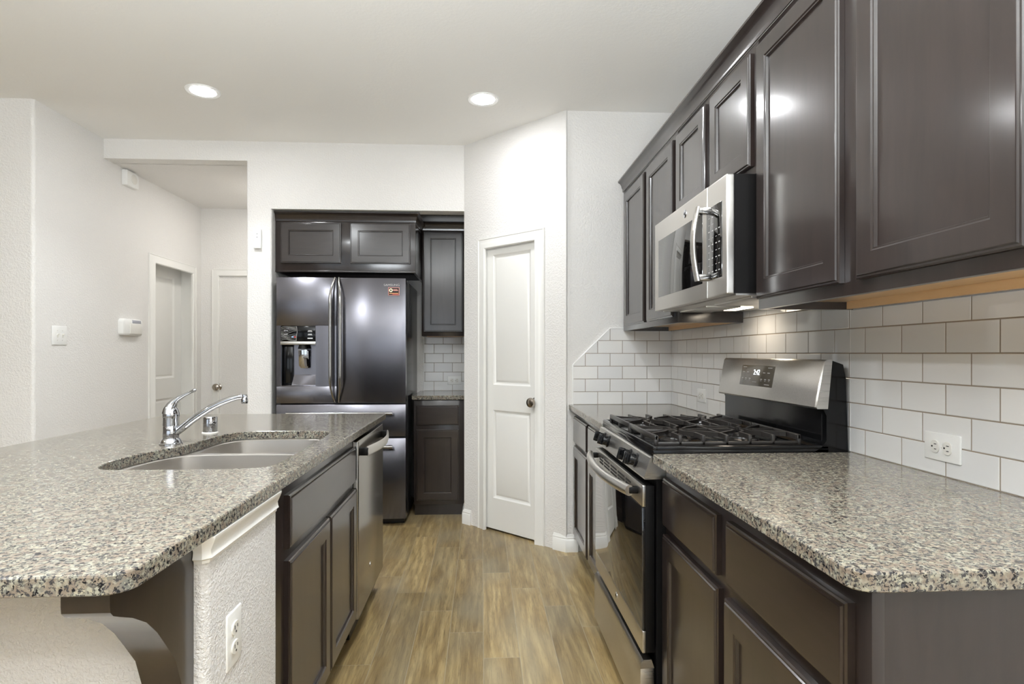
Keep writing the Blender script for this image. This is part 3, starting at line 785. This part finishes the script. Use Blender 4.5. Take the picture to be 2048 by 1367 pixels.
# cooktop
m = MB(); m.box(0, RW, .034, .61, .905, .926, .004); m.box(0, RW, .034, .052, .92, .936, .005); m.box(0, .014, .04, .61, .92, .936, .005); m.box(RW - .014, RW, .04, .61, .92, .936, .005)
m.build('cooktop', 'black', t)
for bx in (.19, .575):
    for by in (.17, .41):
        m = MB(); m.lathe([(.001, .924), (.052, .924), (.052, .931), (.040, .935), (.038, .940), (.001, .940)], (bx, by, 0)); b = m.build('burner', 'iron', t)
        m = MB(); m.lathe([(.001, .940), (.034, .940), (.035, .944), (.032, .949), (.001, .950)], (bx, by, 0)); m.build('burner_cap', 'iron', b)
def grate(x0, x1):
    m = MB(); y0, y1 = .060, .540; zt = .956
    for yy in (y0, y1): m.box(x0, x1, yy - .006, yy + .006, .946, .964, .003)
    xm = (x0 + x1) / 2
    m.box(x0, x0 + .010, y0, y1, .928, .942, .003); m.box(x1 - .010, x1, y0, y1, .928, .942, .003)
    m.box(xm - .006, xm + .006, y0, y0 + .12, .948, .963, .003)
    for yy in (y0, y1):
        for xx in (x0 + .005, x1 - .005, xm): m.box(xx - .006, xx + .006, yy - .006, yy + .006, .926, .95, .002)
    for ky in (.062, .140, .218, .296, .374, .452, .538):
        for xx in (x0 + .006, x1 - .006): m.box(xx - .006, xx + .006, ky - .0055, ky + .0055, .930, .963, .002)
    def bar(pts): m.tube([(a, b, zt) for a, b in pts], [(.0105, .0062)] * len(pts), 4, up=(0, 0, 1), ph=PI / 4)
    for ky in (.296,): bar([(x0 + .006, ky), (x1 - .006, ky)])
    for by in (.178, .414):
        for s in (-1, 1):
            e0 = x0 + .006 if s < 0 else x1 - .006
            for dy in (-.040, .038):
                bar([(e0, by + dy), (xm + s * .085, by + dy), (xm + s * .055, by + dy * .35), (xm + s * .022, by + dy * .25)])
            bar([(xm + s * .10, by - .115), (xm + s * .05, by - .055), (xm + s * .022, by - .035)]) 
            bar([(xm + s * .10, by + .115), (xm + s * .05, by + .055), (xm + s * .022, by + .035)])
        bar([(xm, by - .118), (xm, by - .03)]); bar([(xm, by + .118), (xm, by + .03)])
    return m.build('grate', 'iron', t)
grate(.052, .378); grate(.385, .711)
# back guard
side = [(.565, .926), (.585, .935), (.592, .960), (.592, 1.048), (.686, 1.048), (.686, .905), (.56, .905)]
m = MB(); m.ext([(.575, .926), (.587, .936), (.590, .955), (.590, 1.052), (.660, 1.052), (.660, .905), (.56, .905)], 'x', .012, RW - .012)
m.ext([(.545, .905), (.585, .93), (.600, .95), (.600, 1.03), (.59, 1.05), (.612, 1.21), (.655, 1.195), (.664, 1.15), (.672, .905)], 'x', RW - .012, RW)
m.ext([(.545, .905), (.585, .93), (.600, .95), (.600, 1.03), (.59, 1.05), (.612, 1.21), (.655, 1.195), (.664, 1.15), (.672, .905)], 'x', 0, .012)
m.ext([(.595, 1.05), (.612, 1.20), (.650, 1.20), (.660, 1.05)], 'x', .012, RW - .012)
bgd = m.build('backguard', 'black', t)
fr = [(.566, 1.052), (.562, 1.058), (.589, 1.203), (.597, 1.211), (.615, 1.211), (.600, 1.052)]
m = MB(); m.rings([[(x, yy + (0 if 0 < i < 4 else .004) + (0.0 if 1 < i < 3 else 0), z) for yy, z in fr] for i, x in enumerate((-.001, .004, RW / 2, RW - .004, RW + .001))]); bp = m.build('backguard_panel', 'steel', bgd)
TP = Matrix.Translation((.0, .5625, 1.058)) @ Matrix.Rotation(-math.atan2(.027, .145), 4, 'X')
tilt = -math.atan2(.027, .145)
def onp(x, z, d=0): return TP @ Vector((x, -d, z))
m = MB(TP); m.box(.200, .470, -.002, .004, .045, .128, .002); dp = m.build('display', 'panel', bgd)
marks = [(x - .009, x + .009, .098, .1005) for x in (.225, .262, .395, .43)] + [(x - .007, x + .007, .072, .075) for x in (.222, .252, .285, .380, .412, .442)] \
    + [(x - .005, x + .005, .067, .0685) for x in (.222, .252, .285, .380, .412, .442)] + [(.215, .245, .118, .1205), (.42, .452, .118, .1205), (.41, .448, .053, .0555), (.31, .345, .060, .0615)]
for a, b, c, d in marks: m = MB(TP); m.box(a, b, -.0026, 0, c, d); m.build('printed_mark', 'grey_ink', dp)
q = onp(.335, .099, .0022); text('clock_digits', '2:42', .030, 'digits', dp, tuple(q), (PI / 2 + tilt, 0, 0), .0003)

# ------------------------------------------------------------------ microwave (front plane x=.78)
MX = .78
t = thing('microwave', 'stainless over-the-range microwave hung under the right cabinets', 'microwave', (MX, 2.560, 0), -PI / 2)
MW = .759; mz0, mz1 = 1.420, 1.806
m = MB(); m.box(.002, MW - .002, .028, XR - MX - .010, mz0 + .004, mz1 - .001); m.build('body', 'blackm', t)
m = MB(); m.box(0, .600, 0, .028, mz0, mz1, .003, 3); md = m.build('door', 'steelx', t)
m = MB(); m.box(.601, MW, 0, .028, mz0, mz1, .006, 4); mc = m.build('control_panel', 'steelx', t)
m = MB(); m.box(.055, .560, -.0012, .005, mz0 + .057, mz0 + .305, .001); m.build('door_window', 'glass', md)
m = MB(); m.box(.598, .727, -.0014, .005, mz0 + .060, mz0 + .307, .0015); kp = m.build('keypad', 'glass', mc)
for r, z in enumerate([.085 + .023 * i for i in range(9)]):
    for x in (.622, .652, .682, .706):
        if r > 6 and x > .66: continue
        m = MB(); m.box(x - .0055, x + .0055, -.0018, 0, mz0 + z, mz0 + z + (.0016 if r % 2 else .0032)); m.build('printed_mark', 'grey_ink', kp)
hp = []
for k in range(15):
    f = k / 14; hp.append((.628, -.044 - .016 * math.sin(PI * f), mz0 + .058 + .250 * f))
m = MB(); m.tube(hp, [(.008, .016)] * 15, 12, True, up=(0, -1, 0)); mh = m.build('handle', 'steel', md)
m = MB(); m.box(.612, .640, -.046, .001, mz0 + .058, mz0 + .080, .004); m.build('handle_mount', 'bsteelh', mh)
m = MB(); m.box(.612, .640, -.046, .001, mz0 + .286, mz0 + .308, .004); m.build('handle_mount', 'bsteelh', mh)
m = MB(); m.lathe([(.001, 0), (.016, 0), (.016, .0012), (.014, .0018), (.001, .0012)], (.384, 0, mz0 + .346), '-y', 28); m.build('logo_badge', 'chrome', md)
text('logo_letters', 'GE', .014, 'gray', md, (.384, -.0018, mz0 + .346))
m = MB(); m.box(.01, MW - .01, .035, .40, mz0 - .002, mz0 + .004); m.box(.04, .34, .10, .24, mz0 - .008, mz0, .002); m.box(.42, .72, .10, .24, mz0 - .008, mz0, .002); ub = m.build('underside', 'steelx', t)
m = MB(); m.box(.14, .30, .255, .31, mz0 - .006, mz0 + .001, .001); m.build('lamp_lens', 'hoodlens', ub)
hl = bpy.data.lights.new('cooktop_lamp', 'AREA'); hl.shape = 'RECTANGLE'; hl.size = .15; hl.size_y = .05; hl.energy = .35; hl.color = (1, .86, .68)
ho = bpy.data.objects.new('cooktop_lamp', hl); COL.objects.link(ho); ho.parent = t; ho.location = (.22, .282, mz0 - .010)

# ------------------------------------------------------------------ refrigerator (local x right, front faces -y)
FYR = 4.150
t = thing('refrigerator', 'dark stainless four-door refrigerator with a water dispenser', 'refrigerator', (-1.446, FYR, 0))
FW = .905
m = MB(); m.box(.004, FW - .004, .075, .78, .03, 1.762, .004); m.box(.02, FW - .02, .09, .6, 0, .03); m.build('body', 'gray', t)
def bowed(mb, x0, x1, z0, z1, bow=.010, t_=.07, holes=None):
    n = 14; R = []
    pts = []
    for k in range(n + 1):
        f = k / n; pts.append((x0 + (x1 - x0) * f, .012 - bow * math.sin(PI * (.12 + .76 * f))))
    pl = [(x0, t_)] + [(x0, .020)] + pts[0:1] + pts[1:-1] + pts[-1:] + [(x1, .020), (x1, t_)]
    i = inset(pl, .002)
    mb.rings([[(x, y, z0) for x, y in i], [(x, y, z0 + .003) for x, y in pl], [(x, y, z1 - .003) for x, y in pl], [(x, y, z1) for x, y in i]])
mid = -1.024 + 1.446
m = MB()
# left door built around the dispenser recess
dx0, dx1, dz0, dz1 = .031, .274, 1.000, 1.425
bowed(m, 0, mid - .004, dz1, 1.770); bowed(m, 0, mid - .004, .880, dz0)
def part_bow(x0, x1, z0, z1, X0, X1):
    n = 8; pts = []
    for k in range(n + 1):
        x = x0 + (x1 - x0) * k / n; f = (x - X0) / (X1 - X0); pts.append((x, .012 - .010 * math.sin(PI * (.12 + .76 * f))))
    pl = [(x0, .07)] + pts + [(x1, .07)]
    m.rings([[(x, y, z0) for x, y in pl], [(x, y, z1) for x, y in pl]])
part_bow(0, dx0, dz0 - .003, dz1 + .003, 0, mid - .004); part_bow(dx1, mid - .004, dz0 - .003, dz1 + .003, 0, mid - .004)
ld = m.build('door', 'bsteel', t)
m = MB(); bowed(m, mid + .004, FW, .880, 1.768); rd = m.build('door', 'bsteel', t)
m = MB(); bowed(m, 0, FW, .640, .868, .012); m1 = m.build('drawer', 'bsteel', t)
m = MB(); bowed(m, 0, FW, .052, .627, .012); m2 = m.build('drawer', 'bsteel', t)
def fhandle(par, pts, wr):
    m = MB(); m.tube(pts, wr, 12, True); return m.build('handle', 'bsteelh', par)
for sx, par in ((-1, ld), (1, rd)):
    x = mid + sx * .030
    pts = []; rr = []
    for k in range(19):
        f = k / 18; z = .885 + .885 * f * .998
        y = .004 - .052 * min(1, math.sin(PI * f) * 2.2) ** .6 if 0 < f < 1 else .004
        xx = mid + sx * (.014 + .020 * min(1, math.sin(PI * f) * 2.6))
        pts.append((xx, y, z)); rr.append(.007 if f < .12 or f > .88 else .0115)
    fhandle(par, pts, rr)
for par, z in ((m1, .808), (m2, .572)):
    m = MB(); m.tube([(.085, -.046, z), (FW - .085, -.046, z)], .012, 14); h = m.build('handle', 'bsteelh', par)
    for q in (.10, FW - .125): m = MB(); m.box(q, q + .025, -.046, .01, z - .008, z + .008, .003); m.build('handle_mount', 'bsteelh', h)
# dispenser
m = MB(); m.box(dx0, dx1, .001, .03, 1.317, dz1, .002); dpn = m.build('dispenser_display', 'dglass', ld); dpn['label'] = 'glossy black display with curved line pattern'
m = MB()
for k in range(12):
    z = 1.325 + k * .0082; pts = []
    for q in range(12):
        x = dx0 + .003 + .108 * q / 11; pts.append((x, .0004, min(1.421, max(1.321, z + .006 * math.sin(q * .5 + k * .55) + .012 * (q / 11) ** 2 * (1 if k > 5 else -.4)))))
    m.tube(pts, .0008, 5)
m.tube([(dx0 + .112 + .003 * math.sin(z * 60), .0002, z) for z in [1.320 + .0085 * i for i in range(13)]], .0012, 5)
m.build('line_pattern', 'grey_ink', dpn)
for a, b, c, d in [(.218, .254, 1.335, 1.342)] + [q for z in (1.390, 1.366) for q in ((.222, .248, z, z + .004), (.219, .251, z - .006, z - .0035), (.055, .080, z, z + .003))]:
    m = MB(); m.box(a, b, .0003, .004, c, d); m.build('printed_mark', 'white_ink', dpn)
m = MB(); m.box(.108, .122, .0002, .004, 1.343, 1.352); m.build('indicator', 'blue', dpn)
m = MB(); m.box(.124, .138, .0002, .004, 1.343, 1.352); m.build('indicator', 'red', dpn)
m = MB(); m.box(dx0 - .001, dx1 + .001, -.003, .03, 1.293, 1.316, .003); m.build('dispenser_bar', 'steelx', ld)
m = MB(); y1 = .066
m.box(dx0, dx1, y1 - .002, y1, dz0, 1.296); m.box(dx0, dx0 + .003, .012, y1, dz0, 1.296); m.box(dx1 - .003, dx1, .012, y1, dz0, 1.296); m.box(dx0, dx1, .004, y1, dz0, dz0 + .006, .002)
m.rings([[(dx0 + .07, y1 - .002, dz0 + .005), (dx1 - .003, y1 - .002, dz0 + .005), (dx1 - .003, y1 - .002, dz0 + .08), (dx0 + .075, y1 - .002, dz0 + .08)], [(dx0 + .065, y1 - .03, dz0 + .005), (dx1 - .003, y1 - .03, dz0 + .005), (dx1 - .003, y1 - .003, dz0 + .08), (dx0 + .075, y1 - .003, dz0 + .08)]])
rc = m.build('dispenser_recess', 'bsteel', ld)
m = MB(); m.box(dx0 + .003, dx0 + .070, .045, y1 - .003, dz0 + .006, 1.292, .004); m.build('side_panel', 'black', rc)
m = MB(); m.lathe([(.001, 0), (.040, 0), (.034, .018), (.030, .03), (.001, .03)], (dx0 + .150, .036, 1.264), 'z', 24); m.build('nozzle', 'blackm', rc)
m = MB(Matrix.Translation((dx0 + .150, .032, 1.15)) @ Matrix.Rotation(math.radians(8), 4, 'X')); m.box(-.032, .032, -.006, .006, -.012, .11, .005); m.box(-.026, .036, .004, .012, -.025, .10, .004); pd = m.build('lever_paddle', 'chrome', rc); pd['label'] = 'shiny metal dispenser paddle'
# brand letters and energy sticker
text('brand_letters', 'SAMSUNG', .0215, 'grey_ink', rd, (FW - .098, .0026, 1.718), sx=1.15)
sx0, sx1, sz0, sz1 = .783, .862, 1.645, 1.702
m = MB(); m.box(sx0, sx1, -.0008, .004, sz0, sz1, .0003); stk = m.build('sticker', 'pink', rd)
m = MB(); m.box(sx0 + .004, sx1 - .004, -.0012, .004, sz0 + .004, sz1 - .004); m.build('sticker_panel', 'void', stk)
m = MB(); m.lathe([(.006, 0), (.013, 0), (.013, .0004), (.006, .0004)], (sx0 + .019, -.0012, sz1 - .021), '-y', 22, cap=False); m.build('sticker_ring', 'cream', stk)
m = MB(); m.box(sx0 + .034, sx0 + .066, -.0016, .004, sz1 - .018, sz1 - .013); m.box(sx0 + .034, sx0 + .070, -.0016, .004, sz1 - .026, sz1 - .021); m.build('sticker_text', 'pink', stk)
m = MB(); m.box(sx0 + .008, sx1 - .008, -.0016, .004, sz0 + .012, sz0 + .017); m.build('sticker_line', 'orange', stk)
m = MB(); m.box(sx0 + .030, sx1 - .006, -.0016, .004, sz0 + .005, sz0 + .009); m.build('sticker_line', 'red', stk)

# ------------------------------------------------------------------ fridge surround cabinets
FC = 4.270
t = upper('upper_cabinet', 'wide dark two-door cabinet above the refrigerator', (-1.491, FC, 0), 0, 1.0065, 1.822, 2.225, YN - FC - .0015, [(.040, .472), (.538, .972)], 1.885, 2.180, True, .055, under=False)
m = MB(); m.box(-.001, 1.008, -.004, .002, 1.822, 1.834, .002); m.build('bottom_rail', 'wood', t)
m = MB(); sweep(m, [(0, 0, 2.19), (1.0055, 0, 2.19), (1.0055, 4.64 - FC, 2.19)], (0, 0, 1), [(o, l) for o, l in CROWN], -1); m.build('crown_molding', 'wood', t)
t = upper('upper_cabinet', 'narrow tall dark upper cabinet in the niche right of the refrigerator', (-.4805, 4.68, 0), 0, .354, 1.371, 2.235, YN - 4.68 - .0105, [(.016, .330)], 1.405, 2.212, False, .055)
m = MB(); sweep(m, [(.006, 0, 2.220), (.354, 0, 2.220)], (0, 0, 1), CROWN, -1); m.build('crown_molding', 'wood', t)
base('base_cabinet', 'narrow dark base cabinet right of the refrigerator, one drawer over one door', (-.510, 4.400, 0), 0, .384, YN - 4.4 - .0015,
     [('drawer_front', .018, .340, .690, .838), ('door', .018, .340, .120, .655)], toe=.04, zt=.088)

# ------------------------------------------------------------------ recessed lights
def downlight(x, y, label, power, col=(.91, .965, 1), spread=170):
    t = thing('recessed_light', label, 'ceiling light', (x, y, ZC))
    m = MB(); m.lathe([(.068, -.002), (.070, -.004), (.090, -.006), (.094, -.003), (.094, 0), (.068, 0)], n=40, cap=False); m.build('trim_ring', 'plastic', t)
    m = MB(); m.lathe([(.001, -.004), (.060, -.004), (.069, -.002), (.069, -.001), (.001, -.001)], n=36); m.build('lens', 'lens', t)
    l = bpy.data.lights.new('lamp', 'AREA'); l.shape = 'DISK'; l.size = .13; l.energy = power; l.color = col; l.spread = math.radians(spread)
    o = bpy.data.objects.new('lamp', l); COL.objects.link(o); o.parent = t; o.location = (0, 0, -.008)
PW = 9
downlight(-1.60, 3.41, 'round recessed ceiling light on the left, above the far end of the island', 6, spread=115)
downlight(.010, 3.43, 'round recessed ceiling light in the middle, before the pantry door', 1.5, spread=105)
downlight(.010, 1.20, 'recessed ceiling light above the aisle near the camera', 15)
downlight(-1.60, 1.20, 'recessed ceiling light above the near end of the island', 14)
downlight(-.80, -1.40, 'recessed ceiling light behind the camera', PW)
downlight(-3.60, 0.4, 'recessed ceiling light in the living area on the left', PW)
downlight(-3.20, -2.60, 'recessed ceiling light near the rear windows', PW)

hl2 = bpy.data.lights.new('hall_fill', 'AREA'); hl2.shape = 'DISK'; hl2.size = .13; hl2.energy = 5; hl2.color = (1, .97, .93)  # added fill to lift the hall, unseen behind the pier, no fixture
ho2 = bpy.data.objects.new('hall_fill', hl2); COL.objects.link(ho2); ho2.location = (-1.85, 5.0, 2.59)
